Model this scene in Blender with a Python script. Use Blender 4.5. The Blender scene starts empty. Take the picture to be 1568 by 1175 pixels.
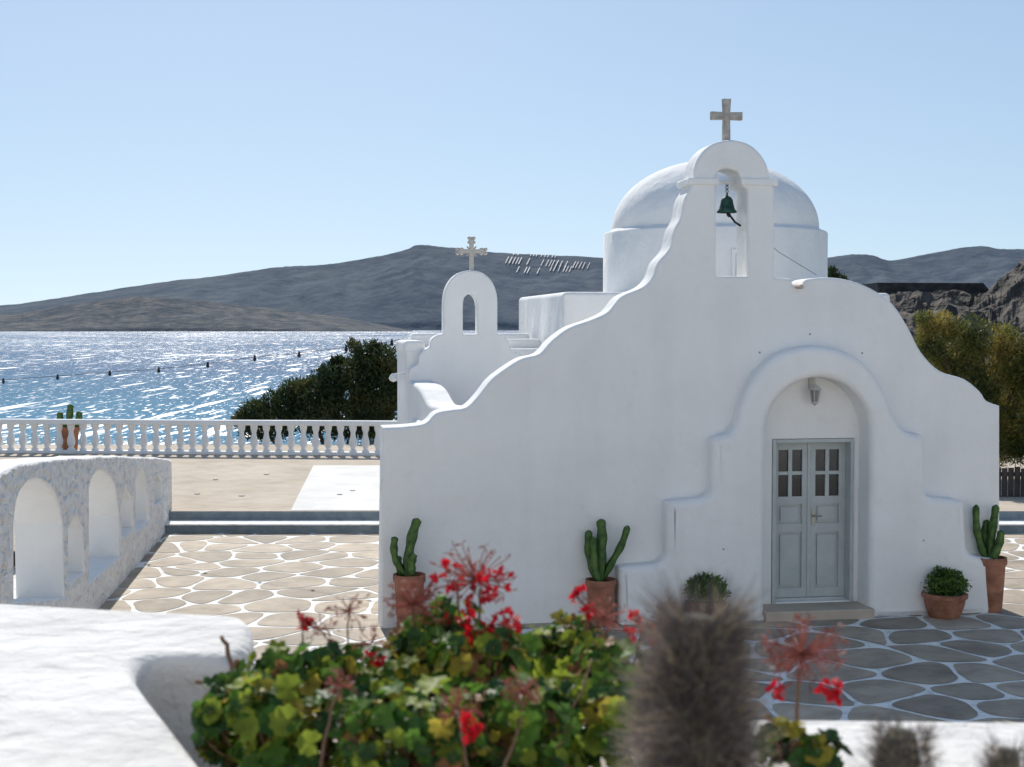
import bpy, bmesh, math, random
from mathutils import Vector, Matrix, noise
from mathutils.bvhtree import BVHTree
random.seed(7)
S=bpy.context.scene
# ------------------------------------------------------------ camera + survey helper
F=2178.0; CU,CV=784.0,587.5; HC=3.67
PITCH=math.atan((CV-499)/F)
cam_d=bpy.data.cameras.new("camera"); cam=bpy.data.objects.new("camera",cam_d); S.collection.objects.link(cam)
cam.location=(0,0,HC); cam.rotation_euler=(math.pi/2-PITCH,0,0)
cam_d.lens=50; cam_d.sensor_width=36; cam_d.clip_start=0.05; cam_d.clip_end=60000
cam_d.dof.use_dof=True; cam_d.dof.focus_distance=18.5; cam_d.dof.aperture_fstop=6.7
S.camera=cam
def ray(u,v):
    cx=u-CU; cy=CV-v
    return Vector((cx, F*math.cos(PITCH)+cy*math.sin(PITCH), -F*math.sin(PITCH)+cy*math.cos(PITCH)))
C0=Vector((0,0,HC))
def gp(u,v,z=0.0):
    d=ray(u,v); t=(z-HC)/d.z; return C0+d*t
def at(u,v,Y):
    d=ray(u,v); return C0+d*(Y/d.y)
# ------------------------------------------------------------ materials
def mat(name,col,rough=0.8,metal=0.0,spec=0.3):
    m=bpy.data.materials.new(name); m.use_nodes=True
    b=m.node_tree.nodes["Principled BSDF"]
    b.inputs["Base Color"].default_value=(*col,1); b.inputs["Roughness"].default_value=rough
    b.inputs["Metallic"].default_value=metal; b.inputs["Specular IOR Level"].default_value=spec
    return m
def nodes(m): return m.node_tree.nodes,m.node_tree.links,m.node_tree.nodes["Principled BSDF"]
def coords(n,l,scale=(1,1,1)):
    tc=n.new("ShaderNodeTexCoord"); mp=n.new("ShaderNodeMapping"); mp.inputs["Scale"].default_value=scale
    l.new(tc.outputs["Object"],mp.inputs["Vector"]); return mp.outputs["Vector"]
def add_noise_color(m,c1,c2,scale=3,detail=6,lo=.35,hi=.65,vec=None,rough=.6):
    n,l,b=nodes(m)
    v=vec or coords(n,l); t=n.new("ShaderNodeTexNoise"); t.inputs["Scale"].default_value=scale; t.inputs["Detail"].default_value=detail
    t.inputs["Roughness"].default_value=rough
    l.new(v,t.inputs["Vector"]); r=n.new("ShaderNodeValToRGB"); r.color_ramp.elements[0].position=lo; r.color_ramp.elements[1].position=hi
    r.color_ramp.elements[0].color=(*c1,1); r.color_ramp.elements[1].color=(*c2,1)
    l.new(t.outputs["Fac"],r.inputs["Fac"]); l.new(r.outputs["Color"],b.inputs["Base Color"]); return r
def overlay(m,scale,sc3,lo,hi,val,detail=6):
    """multiply base colour by a second noise (stains, streaks)"""
    n,l,b=nodes(m); src=b.inputs["Base Color"].links[0].from_socket
    t=n.new("ShaderNodeTexNoise"); t.inputs["Scale"].default_value=scale; t.inputs["Detail"].default_value=detail; l.new(coords(n,l,sc3),t.inputs["Vector"])
    r=n.new("ShaderNodeMapRange"); r.inputs["From Min"].default_value=lo; r.inputs["From Max"].default_value=hi; r.inputs["To Min"].default_value=val; r.inputs["To Max"].default_value=1
    l.new(t.outputs["Fac"],r.inputs["Value"])
    mx=n.new("ShaderNodeMix"); mx.data_type='RGBA'; mx.blend_type='MULTIPLY'; mx.inputs[0].default_value=1
    l.new(src,mx.inputs[6]); l.new(r.outputs[0],mx.inputs[7]); l.new(mx.outputs[2],b.inputs["Base Color"])
def bump_chain(n,l,layers,v):
    prev=None
    for (kind,scale,strength,dist) in layers:
        if kind=="noise":
            t=n.new("ShaderNodeTexNoise"); t.inputs["Detail"].default_value=5; out="Fac"
        else:
            t=n.new("ShaderNodeTexVoronoi"); t.feature="SMOOTH_F1" if kind=="voronoi" else "DISTANCE_TO_EDGE"; out="Distance"
        t.inputs["Scale"].default_value=scale; l.new(v,t.inputs["Vector"])
        bp=n.new("ShaderNodeBump"); bp.inputs["Strength"].default_value=strength; bp.inputs["Distance"].default_value=dist
        l.new(t.outputs[out],bp.inputs["Height"])
        if prev: l.new(prev,bp.inputs["Normal"])
        prev=bp.outputs["Normal"]
    return prev
def add_bump(m,layers,vec=None):
    n,l,b=nodes(m); v=vec or coords(n,l); l.new(bump_chain(n,l,layers,v),b.inputs["Normal"])
plaster=mat("white_plaster",(.82,.82,.80),.9,spec=.15)
add_noise_color(plaster,(.80,.795,.78),(.85,.845,.83),1.1,8,.3,.6)
overlay(plaster,1.0,(2.2,2.2,.35),.38,.52,.97); overlay(plaster,5,(1,1,1),.3,.4,.97)
add_bump(plaster,[("noise",1.6,.45,.14),("noise",12,.25,.02),("noise",90,.2,.004)])
rubble=mat("whitewashed_stone",(.8,.78,.75),.9,spec=.15)
add_noise_color(rubble,(.70,.665,.62),(.84,.82,.79),6,8,.3,.5)
_n,_l,_b=nodes(rubble)
add_bump(rubble,[("edge",3.8,.9,.12),("noise",9,.8,.06),("noise",40,.4,.01)],coords(_n,_l,(1,1,1.7)))
stone=mat("flagstone",(.3,.27,.23),.75)
add_noise_color(stone,(.26,.215,.165),(.47,.395,.305),1.3,9,.3,.7); overlay(stone,4,(1,1,1),.35,.55,.84)
add_bump(stone,[("noise",8,.4,.03),("noise",60,.4,.005)])
mortar=mat("white_joint_paint",(.7,.7,.68),.85); add_noise_color(mortar,(.56,.545,.51),(.8,.8,.77),7,6,.32,.5)
concrete=mat("terrace_concrete",(.42,.37,.31),.9)
add_noise_color(concrete,(.42,.35,.27),(.56,.48,.39),.6,9,.3,.7); overlay(concrete,2.5,(1,1,1),.35,.55,.88); add_bump(concrete,[("noise",20,.2,.01)])
paintfloor=mat("white_floor_paint",(.72,.71,.69),.8); add_noise_color(paintfloor,(.58,.57,.55),(.70,.69,.67),1.5,8)
stepblue=mat("step_slate_paint",(.10,.14,.18),.7); add_noise_color(stepblue,(.16,.205,.235),(.24,.285,.315),5,6)
dirt=mat("dry_earth",(.25,.2,.15),.95); add_noise_color(dirt,(.13,.11,.08),(.3,.24,.17),.7,10,.3,.7); add_bump(dirt,[("noise",2,.7,.3),("noise",12,.6,.06)])
rock=mat("dark_rock",(.12,.1,.085),.95); add_noise_color(rock,(.04,.035,.03),(.15,.13,.11),.5,12,.35,.7); add_bump(rock,[("voronoi",.5,1,1.5),("noise",1.5,.9,.6)])
greydoor=mat("grey_door_paint",(.40,.44,.44),.5); add_noise_color(greydoor,(.42,.46,.455),(.49,.53,.52),4,6)
glass=mat("dark_glass",(.012,.014,.018),.12,spec=.5)
terra=mat("terracotta",(.30,.12,.07),.85); add_noise_color(terra,(.24,.10,.06),(.42,.20,.125),7,8,.3,.7); overlay(terra,3,(1,1,2),.4,.5,.75); add_bump(terra,[("noise",25,.3,.01)])
cactus=mat("cactus_green",(.05,.12,.03),.6); add_noise_color(cactus,(.035,.09,.025),(.12,.20,.05),12,5)
bronze=mat("bell_bronze",(.03,.075,.065),.45,.6); add_noise_color(bronze,(.02,.05,.045),(.06,.13,.11),14,6)
marble=mat("cross_marble",(.42,.39,.35),.7); add_noise_color(marble,(.24,.22,.19),(.48,.45,.41),12,8,.3,.65)
wood=mat("weathered_wood",(.05,.045,.045),.85); add_noise_color(wood,(.03,.028,.028),(.085,.075,.07),3,8)
bark=mat("bark",(.09,.06,.04),.95); add_noise_color(bark,(.05,.035,.025),(.14,.1,.07),14,8)
black=mat("black_cable",(.02,.02,.02),.6)
steel=mat("door_handle_metal",(.35,.33,.3),.35,.9)
soil=mat("potting_soil",(.05,.035,.025),.95)
def leafmat(name,c,trans=.35,c2=None):
    m=bpy.data.materials.new(name); m.use_nodes=True; n=m.node_tree.nodes; l=m.node_tree.links
    b=n["Principled BSDF"]; b.inputs["Roughness"].default_value=.55; b.inputs["Specular IOR Level"].default_value=.3
    t=n.new("ShaderNodeTexNoise"); t.inputs["Scale"].default_value=18; tc=n.new("ShaderNodeTexCoord"); l.new(tc.outputs["Object"],t.inputs["Vector"])
    r=n.new("ShaderNodeValToRGB"); c2=c2 or tuple(x*.55 for x in c)
    r.color_ramp.elements[0].position=.38; r.color_ramp.elements[1].position=.62
    r.color_ramp.elements[0].color=(*c2,1); r.color_ramp.elements[1].color=(*c,1); l.new(t.outputs["Fac"],r.inputs["Fac"])
    l.new(r.outputs["Color"],b.inputs["Base Color"])
    tr=n.new("ShaderNodeBsdfTranslucent"); l.new(r.outputs["Color"],tr.inputs["Color"])
    mx=n.new("ShaderNodeMixShader"); mx.inputs[0].default_value=trans; l.new(b.outputs[0],mx.inputs[1]); l.new(tr.outputs[0],mx.inputs[2])
    l.new(mx.outputs[0],n["Material Output"].inputs["Surface"]); return m
# ------------------------------------------------------------ mesh helpers
def link(ob,parent=None):
    S.collection.objects.link(ob)
    if parent: ob.parent=parent
    return ob
def mesh_obj(name,vs,fs,mats,parent=None,smooth=False,idx=None):
    me=bpy.data.meshes.new(name); me.from_pydata([tuple(v) for v in vs],[],fs); me.update()
    for m in (mats if isinstance(mats,(list,tuple)) else [mats]): me.materials.append(m)
    if idx is not None: me.polygons.foreach_set("material_index",idx)
    if smooth: me.polygons.foreach_set("use_smooth",[True]*len(me.polygons))
    return link(bpy.data.objects.new(name,me),parent)
def empty(name,M=None):
    e=bpy.data.objects.new(name,None); e.empty_display_size=.3
    if M: e.matrix_world=M
    S.collection.objects.link(e); return e
def finish(ob,angle=35,wn=True):
    me=ob.data; me.polygons.foreach_set("use_smooth",[True]*len(me.polygons)); me.set_sharp_from_angle(angle=math.radians(angle))
    if wn:
        w=ob.modifiers.new("wn","WEIGHTED_NORMAL"); w.keep_sharp=True; w.weight=100
def box(name,x0,x1,y0,y1,z0,z1,m,parent=None,bev=0.0,seg=3):
    vs=[(x0,y0,z0),(x1,y0,z0),(x1,y1,z0),(x0,y1,z0),(x0,y0,z1),(x1,y0,z1),(x1,y1,z1),(x0,y1,z1)]
    fs=[(0,3,2,1),(4,5,6,7),(0,1,5,4),(1,2,6,5),(2,3,7,6),(3,0,4,7)]
    ob=mesh_obj(name,vs,fs,m,parent)
    if bev>0:
        bm=bmesh.new(); bm.from_mesh(ob.data)
        bmesh.ops.bevel(bm,geom=bm.edges[:],offset=bev,segments=seg,affect='EDGES',profile=.5); bm.to_mesh(ob.data); bm.free(); finish(ob,40)
    return ob
def extr(name,outer,holes,y0,y1,bev,m,parent=None,mp=None,res=4):
    """profile in (x,z) extruded along y with rounded rims"""
    cu=bpy.data.curves.new(name,'CURVE'); cu.dimensions='2D'; cu.fill_mode='BOTH'
    cu.extrude=max((y1-y0)/2-bev,0.0001); cu.bevel_depth=bev; cu.bevel_resolution=res; cu.offset=-bev
    for pts in [outer]+holes:
        sp=cu.splines.new('POLY'); sp.points.add(len(pts)-1); sp.use_cyclic_u=True
        for i,p in enumerate(pts): sp.points[i].co=(p[0],p[1],0,1)
    ob=bpy.data.objects.new(name+"_tmp",cu); S.collection.objects.link(ob); bpy.context.view_layer.update()
    dg=bpy.context.evaluated_depsgraph_get(); me=bpy.data.meshes.new_from_object(ob.evaluated_get(dg)); bpy.data.objects.remove(ob)
    ym=(y0+y1)/2
    for v in me.vertices:
        x,y,z=v.co; v.co=(x,ym-z,y)
        if mp: v.co=mp(v.co)
    bm=bmesh.new(); bm.from_mesh(me); bmesh.ops.remove_doubles(bm,verts=bm.verts,dist=.0004); bmesh.ops.recalc_face_normals(bm,faces=bm.faces); bm.to_mesh(me); bm.free()
    me.materials.clear(); me.materials.append(m); me.name=name
    o=link(bpy.data.objects.new(name,me),parent); finish(o,30); return o
def lathe(prof,seg=24,center=(0,0,0)):
    vs=[];fs=[]; cx,cy,cz=center
    for (r,z) in prof:
        for i in range(seg):
            a=2*math.pi*i/seg; vs.append((cx+r*math.cos(a),cy+r*math.sin(a),cz+z))
    for j in range(len(prof)-1):
        for i in range(seg):
            k=(i+1)%seg; fs.append((j*seg+i,j*seg+k,(j+1)*seg+k,(j+1)*seg+i))
    return vs,fs
def tube(path,rad,seg=8,ribs=0,rd=.25):
    vs=[];fs=[]; path=[Vector(p) for p in path]; n=len(path); up=Vector((.3,1,.1)).normalized()
    if ribs: seg=ribs*2
    for j,p in enumerate(path):
        t=(path[min(j+1,n-1)]-path[max(j-1,0)]).normalized(); a=t.cross(up).normalized(); b=t.cross(a)
        r=rad[j] if isinstance(rad,(list,tuple)) else rad
        for i in range(seg):
            th=2*math.pi*i/seg; q=r*(1-(rd if (ribs and i%2) else 0)); vs.append(p+a*(q*math.cos(th))+b*(q*math.sin(th)))
    for j in range(n-1):
        for i in range(seg):
            k=(i+1)%seg; fs.append((j*seg+i,j*seg+k,(j+1)*seg+k,(j+1)*seg+i))
    fs.append(tuple(range(seg-1,-1,-1))); fs.append(tuple((n-1)*seg+i for i in range(seg)))
    return vs,fs
def join(parts):
    V=[];Fc=[]
    for vs,fs in parts:
        o=len(V); V+=list(vs); Fc+=[tuple(i+o for i in f) for f in fs]
    return V,Fc
def boxvf(x0,x1,y0,y1,z0,z1):
    return [(x0,y0,z0),(x1,y0,z0),(x1,y1,z0),(x0,y1,z0),(x0,y0,z1),(x1,y0,z1),(x1,y1,z1),(x0,y1,z1)],[(0,3,2,1),(4,5,6,7),(0,1,5,4),(1,2,6,5),(2,3,7,6),(3,0,4,7)]
def crom(pts,k=6):
    out=[]; n=len(pts)
    for i in range(n-1):
        p0=pts[max(i-1,0)];p1=pts[i];p2=pts[i+1];p3=pts[min(i+2,n-1)]
        for j in range(k):
            t=j/k; out.append(tuple(.5*((2*p1[a])+(-p0[a]+p2[a])*t+(2*p0[a]-5*p1[a]+4*p2[a]-p3[a])*t*t+(-p0[a]+3*p1[a]-3*p2[a]+p3[a])*t**3) for a in range(len(p1))))
    out.append(tuple(pts[-1])); return out
# ------------------------------------------------------------ church frame
O=gp(586,963); R=gp(1532,932); ex=(R-O).normalized(); ey=Vector((-ex.y,ex.x,0)); W=(R-O).length
CH=Matrix(((ex.x,ey.x,0,O.x),(ex.y,ey.y,0,O.y),(0,0,1,0),(0,0,0,1)))
church=empty("whitewashed_church",CH)
def L(u,v,off=0.0):
    d=ray(u,v); t=((O-C0).dot(ey)+off)/d.dot(ey); p=C0+d*t-O; return (p.dot(ex),p.z)
def LL(pts,off=0.0): return [L(u,v,off) for u,v in pts]
left=crom([(586,655),(625,653),(652,648),(668,633),(690,628),(714,624),(733,606),(752,582),(775,564),(800,549),(826,542),(845,522),(872,502),(905,490),(932,477),(952,454),(984,440),(1000,424),(1008,402),(1026,380),(1033,352),(1043,332),(1048,306),(1057,290),(1060,283)],4)
arch=crom([(1062,272),(1066,250),(1076,233),(1092,220),(1116,214),(1142,218),(1161,231),(1174,250),(1180,272)],4)
right=[(1184,284),(1187,290),(1187,425)]
right2=crom([(1212,427),(1216,437),(1228,437),(1236,428),(1268,425),(1305,430),(1342,446),(1370,468),(1392,502),(1412,540),(1440,568),(1478,581),(1502,600),(1512,614),(1532,622)],4)
outer=LL(left+arch+right+right2)
outer=[(-.03,-.05)]+outer+[(W,-.05)]
bell_hole=LL([(1097,423),(1097,285),(1098,266),(1104,260),(1112,258),(1120,259),(1130,263),(1134,272),(1136,285),(1145,290),(1145,423)])
nl=L(1170,800,-.2)[0]; nr=L(1330,800,-.2)[0]; ncx=(nl+nr)/2; nrad=(nr-nl)/2; ntop=L(1250,578,-.2)[1]; nsp=ntop-nrad
def archpoly(cx,r,zs,z0,ry=None,n=24):
    ry=ry or r
    return [(cx-r,z0)]+[(cx-r*math.cos(math.pi*i/n),zs+ry*math.sin(math.pi*i/n)) for i in range(n+1)]+[(cx+r,z0)]
niche=archpoly(ncx,nrad,nsp,.10)
extr("front_gable_wall",outer,[bell_hole,niche],0,.5,.045,plaster,church)
rl=[(945,960)]+crom([(945,872),(950,866),(990,863),(1008,858),(1017,845)],3)+crom([(1018,772),(1024,766),(1065,762),(1080,757),(1087,748)],3)+crom([(1087,676),(1092,669),(1112,663),(1124,648),(1131,622),(1143,592),(1163,563),(1195,539),(1243,530),(1290,539),(1325,563),(1347,596),(1361,630),(1372,652),(1388,662),(1404,664),(1409,672)],4)+crom([(1411,750),(1414,757),(1430,761),(1462,764),(1470,770)],3)+crom([(1474,835),(1480,846),(1500,852),(1522,853)],3)+[(1524,945)]
rp=LL(rl,-.12); rp[0]=(rp[0][0],-.04); rp[-1]=(rp[-1][0],-.04)
extr("portal_relief",rp,[niche],-.27,.14,.10,plaster,church,res=8)
nb=.14
dl=L(1182,800,nb)[0]; dr=L(1307,800,nb)[0]; dt=L(1240,672,nb)[1]; db=.14
extr("niche_back_wall",[(nl-.15,-.04),(nl-.15,ntop+.15),(nr+.15,ntop+.15),(nr+.15,-.04)],[[(dl,db),(dl,dt),(dr,dt),(dr,db)]],nb,.40,.012,plaster,church)
box("door_threshold",nl-.02,nr+.03,-.36,.42,-.03,.125,concrete,church,.02)
box("door_frame_jamb_right",dr-.05,dr-.002,nb-.015,.37,db-.01,dt-.002,greydoor,church,.006)
box("door_frame_jamb_left",dl+.002,dl+.05,nb-.015,.37,db-.01,dt-.002,greydoor,church,.006)
box("door_frame_head",dl+.05,dr-.05,nb-.012,.37,dt-.05,dt-.003,greydoor,church,.006)
x0=dl+.052; x1=dr-.052; xm=(x0+x1)/2; z0=db+.03; z1=dt-.053; yd=.30
def leaf(a,b,nm):
    h=z1-z0; st=.085; parts=[]
    zs=[z0,z0+.12,z0+.12+.36*h,z0+.12+.36*h+.11,z0+.60*h,z0+.60*h+.10,z1-.1,z1]
    parts.append(boxvf(a,a+st,yd,yd+.045,z0,z1)); parts.append(boxvf(b-st,b,yd,yd+.045,z0,z1))
    parts.append(boxvf(a+st,b-st,yd+.002,yd+.043,zs[0],zs[1])); parts.append(boxvf(a+st,b-st,yd+.002,yd+.043,zs[2],zs[3]))
    parts.append(boxvf(a+st,b-st,yd+.002,yd+.043,zs[4],zs[5])); parts.append(boxvf(a+st,b-st,yd+.002,yd+.043,zs[6],zs[7]))
    for (p,q) in ((zs[1],zs[2]),(zs[3],zs[4])):
        parts.append(boxvf(a+st,b-st,yd+.03,yd+.04,p,q)); parts.append(boxvf(a+st+.035,b-st-.035,yd+.010,yd+.029,p+.035,q-.035))
    mx=(a+b)/2; mz=(zs[5]+zs[6])/2
    parts.append(boxvf(mx-.025,mx+.025,yd+.004,yd+.04,zs[5],zs[6]))
    parts.append(boxvf(a+st,mx-.025,yd+.005,yd+.04,mz-.022,mz+.022)); parts.append(boxvf(mx+.025,b-st,yd+.005,yd+.04,mz-.022,mz+.022))
    v,f=join(parts); mesh_obj(nm,v,f,greydoor,church)
    box(nm+"_glass",a+st,b-st,yd+.03,yd+.035,zs[5],zs[6],glass,church)
leaf(x0,xm-.004,"door_leaf_left"); leaf(xm+.004,x1,"door_leaf_right")
box("door_astragal",xm-.022,xm+.022,yd-.016,yd-.001,z0,z1,greydoor,church,.006)
box("door_sill_board",x0,x1,yd-.03,yd+.06,db-.012,z0-.004,greydoor,church)
v,f=join([boxvf(xm+.045,xm+.075,yd-.012,yd-.001,z0+.46*(z1-z0),z0+.46*(z1-z0)+.2),tube([(xm+.06,yd-.01,z0+.46*(z1-z0)+.13),(xm+.06,yd-.05,z0+.46*(z1-z0)+.13),(xm+.16,yd-.05,z0+.46*(z1-z0)+.13)],.011)])
mesh_obj("door_handle",v,f,steel,church)
lx,lz=L(1247,603,0); ly=-.02
parts=[boxvf(lx-.03,lx+.03,nb-.04,nb-.001,lz+.06,lz+.22),tube([(lx,nb-.03,lz+.19),(lx,ly+.04,lz+.26),(lx,ly,lz+.2),(lx,ly,lz+.12)],.010)]
parts.append(lathe([(.0,.13),(.02,.12),(.035,.10),(.085,.06),(.09,.05),(.075,.045)],6,(lx,ly,lz)))
for i in range(6):
    a=math.pi*i/3; parts.append(tube([(lx+.072*math.cos(a),ly+.072*math.sin(a),lz+.05),(lx+.045*math.cos(a),ly+.045*math.sin(a),lz-.10)],.007,5))
parts.append(lathe([(.05,-.10),(.05,-.12),(.02,-.14),(0,-.16)],6,(lx,ly,lz)))
v,f=join(parts); mesh_obj("wall_lantern_frame",v,f,mat("lantern_metal",(.5,.5,.48),.5),church)
v,f=lathe([(0,.045),(.066,.045),(.042,-.1),(0,-.1)],6,(lx,ly,lz)); mesh_obj("wall_lantern_glass",v,f,mat("frosted_glass",(.22,.23,.23),.3),church)
def bxp(name,u0,u1,v0,v1,y0,y1,m,bev=.01,off=0.):
    a=L(u0,v1,off); b=L(u1,v0,off); return box(name,a[0],b[0],y0,y1,a[1],b[1],m,church,bev)
bxp("impost_left",1053,1101,273,283,-.03,.53,plaster,.02); bxp("impost_right",1134,1191,274,284,-.03,.53,plaster,.02)
a=L(1100,280,.25); b=L(1140,280,.25)
v,f=tube([(a[0]-.1,.25,a[1]),(b[0]+.1,.25,b[1])],.018); mesh_obj("bell_bar",v,f,plaster,church)
bx,bz=L(1113,326,.25); s=.125
v,f=join([lathe([(1.0*s,0),(1.02*s,.1*s),(.82*s,.35*s),(.68*s,.8*s),(.6*s,1.25*s),(.42*s,1.55*s),(.12*s,1.7*s),(.1*s,2*s),(0,2*s)],28,(bx,.25,bz)),
 lathe([(.93*s,0),(.7*s,.5*s),(.5*s,1.2*s),(0,1.5*s)],20,(bx,.25,bz))]); o=mesh_obj("bell",v,f,bronze,church,True)
tt=[]; zt=bz+1.95*s
while zt<a[1]-.01:
    tt.append(tube([(bx+.016*math.cos(t*1.05),.25,zt+.028+.03*math.sin(t*1.05)) for t in range(7)],.006,5)); zt+=.045
tt.append(tube([(bx,.25,bz+.1),(bx+.01,.25,bz-.03),(bx+.05,.24,bz-.05),(bx+.09,.2,bz-.12),(bx+.15,.15,bz-.17)],.014,6))
tt.append(lathe([(0,-.0),(.026,.015),(.026,.04),(0,.06)],8,(bx+.03,.25,bz-.06)))
v,f=join(tt); mesh_obj("bell_chain_and_clapper",v,f,black,church)
a=L(1133,335,.4); b=L(1250,421,2.5)
v,f=tube([(a[0],.4,a[1]),((a[0]+b[0])/2,1.5,(a[1]+b[1])/2-.05),(b[0],2.5,b[1])],.004,5); mesh_obj("bell_pull_wire",v,f,black,church)
cxx,_=L(1112,200,.25); zb=L(1112,216,.25)[1]; zt=L(1112,152,.25)[1]; za=L(1112,178,.25)[1]; hw=(L(1136,178,.25)[0]-L(1089,178,.25)[0])/2
cp=[(-.045,zb-.05),(-.04,za-.045),(-hw,za-.05),(-hw,za+.05),(-.04,za+.045),(-.05,zt),(.05,zt),(.04,za+.045),(hw,za+.05),(hw,za-.05),(.04,za-.045),(.045,zb-.05)]
extr("main_cross",[(cxx+p,q) for p,q in cp],[],.2,.3,.012,marble,church)
fx=[]
for (u,v_) in [(1098,836),(1400,823),(1163,540),(1320,541),(1240,512)]:
    a=L(u,v_,0)
    fx.append(lathe([(0,-.012),(.011,-.008),(.013,.0),(.01,.01),(0,.012)],8,(a[0],-.008 if v_<600 else -.275,a[1])))
mesh_obj("facade_fixings",*join(fx),marble,church)
wy=3.4
wx0=L(622,560,wy+.1)[0]; wx1=L(835,560,wy+.1)[0]; wz=L(640,522,wy+.2)[1]
box("nave_walls",wx0+.03,W-.12,.49,wy+1.8,-.05,2.38,plaster,church,.05)
box("apse_walls",wx0+1.2,W-.12,wy+1.7,8.5,-.05,2.37,plaster,church,.05)
box("side_chapel_walls",wx0,wx1,wy+.16,wy+1.9,-.05,wz-.12,plaster,church,.05)
box("side_chapel_parapet_left",wx0-.02,wx0+.28,wy+.17,wy+1.92,wz-.2,wz,plaster,church,.05)
box("side_chapel_parapet_back",wx0+.2,wx1+.02,wy+1.6,wy+1.9,wz-.2,wz+.10,plaster,church,.05)
box("side_chapel_parapet_front",wx0+1.5,wx1+.02,wy+.5,wy+.8,wz-.2,wz+.02,plaster,church,.05)
gl=[(626,640)]+crom([(626,586),(627,566),(640,557),(641,546),(647,538),(658,531),(660,521),(668,514),(679,511)],3)+crom([(679,470),(681,448),(689,430),(703,418),(722,414),(741,419),(754,432),(761,450),(762,470)],3)+crom([(762,511),(773,515),(779,524),(783,536),(796,543),(800,556)],3)+[(800,640)]
gh=[(709,512)]+crom([(709,470),(711,456),(720,450),(728,457),(731,470)],3)+[(731,512)]
extr("side_bell_gable",LL(gl,wy),[LL(gh,wy)],wy,wy+.28,.03,plaster,church)
cx2,zb=L(722,416,wy+.14); zt=L(722,368,wy+.14)[1]; za=L(722,385,wy+.14)[1]; hw=(L(740,384,wy)[0]-L(703,384,wy)[0])/2
parts=[boxvf(cx2-.03,cx2+.03,wy+.11,wy+.17,zb-.05,zt),boxvf(cx2-hw,cx2+hw,wy+.112,wy+.168,za-.03,za+.03)]
for (px_,pz_) in ((0,zt),(-hw,za),(hw,za)):
    for (dx,dz) in ((0,0),(.03,.03),(-.03,.03),(.03,-.03),(-.03,-.03)):
        parts.append(lathe([(0,-.03),(.025,-.018),(.032,0),(.025,.018),(0,.03)],10,(cx2+px_+dx,wy+.14,pz_+dz)))
for (dx,dz) in ((.05,.05),(-.05,.05),(.05,-.05),(-.05,-.05)): parts.append(tube([(cx2,wy+.14,za),(cx2+dx*1.4,wy+.14,za+dz*1.4)],.012,6))
v,f=join(parts); mesh_obj("side_cross",v,f,mat("cross_cream_paint",(.5,.47,.42),.7),church)
sx=L(612,560,wy+.1)[0]+.06; pz0=L(626,584,wy)[1]
prof=crom([(.48,L(690,627,.5)[1]),(.9,L(690,627,.5)[1]+.02),(1.6,pz0-.22),(2.3,pz0-.06),(3.0,pz0),(wy+.02,pz0+.01)],5)
pp=[(wy+.02,2.2),(.48,2.2)]+prof
extr("curved_side_parapet",pp,[],-.19,.19,.05,plaster,church,mp=lambda c:Vector((sx+.24-c.y+.12*(wy-c.x)*.5,c.x,c.z)))
by=2.7
bx0=L(862,500,by)[0]; bz1=L(880,447,by)[1]; bx1=L(1352,460,by+.3)[0]
box("crossing_block",bx0,bx1,by,by+4.0,2.3,bz1,plaster,church,.07,4)
dcy=4.55
dc=(L(925,400,dcy)[0]+L(1258,400,dcy)[0])/2; drr=(L(1258,400,dcy)[0]-L(925,400,dcy)[0])/2*.985
zd0=bz1-.1; zd1=L(1090,357,dcy)[1]
ztop=L(1095,246,dcy)[1]; rd=drr*.925
prof=[(drr,zd0),(drr,zd1-.03),(drr-.015,zd1-.008),(drr-.04,zd1),(rd+.03,zd1+.02),(rd,zd1+.05)]
hh=ztop-zd1-.05
for i in range(1,25):
    a=math.pi/2*i/24; prof.append((rd*math.cos(a)**.96 if i<24 else .0,zd1+.05+hh*math.sin(a)))
v,f=lathe(prof,96,(dc,dcy,0)); o=mesh_obj("drum_and_dome",v,f,plaster,church,True); o.data.set_sharp_from_angle(angle=math.radians(40))
wx=L(1130,400,dcy-drr)[0]; wz0=L(1130,421,dcy-drr)[1]; wz1=L(1130,387,dcy-drr)[1]
yy=dcy-math.sqrt(max(drr**2-(wx-dc)**2,0))
v,f=join([boxvf(wx-.10,wx-.045,yy-.05,yy+.05,wz0-.05,wz1+.05),boxvf(wx+.045,wx+.10,yy-.05,yy+.05,wz0-.05,wz1+.05),boxvf(wx-.045,wx+.045,yy-.05,yy+.05,wz1,wz1+.05)])
mesh_obj("drum_window_frame",v,f,plaster,church)
box("drum_window_glass",wx-.045,wx+.045,yy-.03,yy+.05,wz0-.05,wz1,glass,church)
a=L(1222,440,0); v,f=tube([(a[0],-.12,a[1]),(a[0],.3,a[1]+.02)],.03,10); mesh_obj("rain_spout",v,f,concrete,church)
a=L(604,580,wy+.2); v,f=lathe([(0,-.06),(.05,-.04),(.07,0),(.05,.04),(.02,.07),(0,.07)],14,(a[0],wy+.4,a[1])); v2,f2=tube([(a[0],wy+.4,a[1]+.05),(wx0+.05,wy+.4,a[1]+.07)],.02); v,f=join([(v,f),(v2,f2)])
mesh_obj("side_wall_lamp",v,f,plaster,church)
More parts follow.
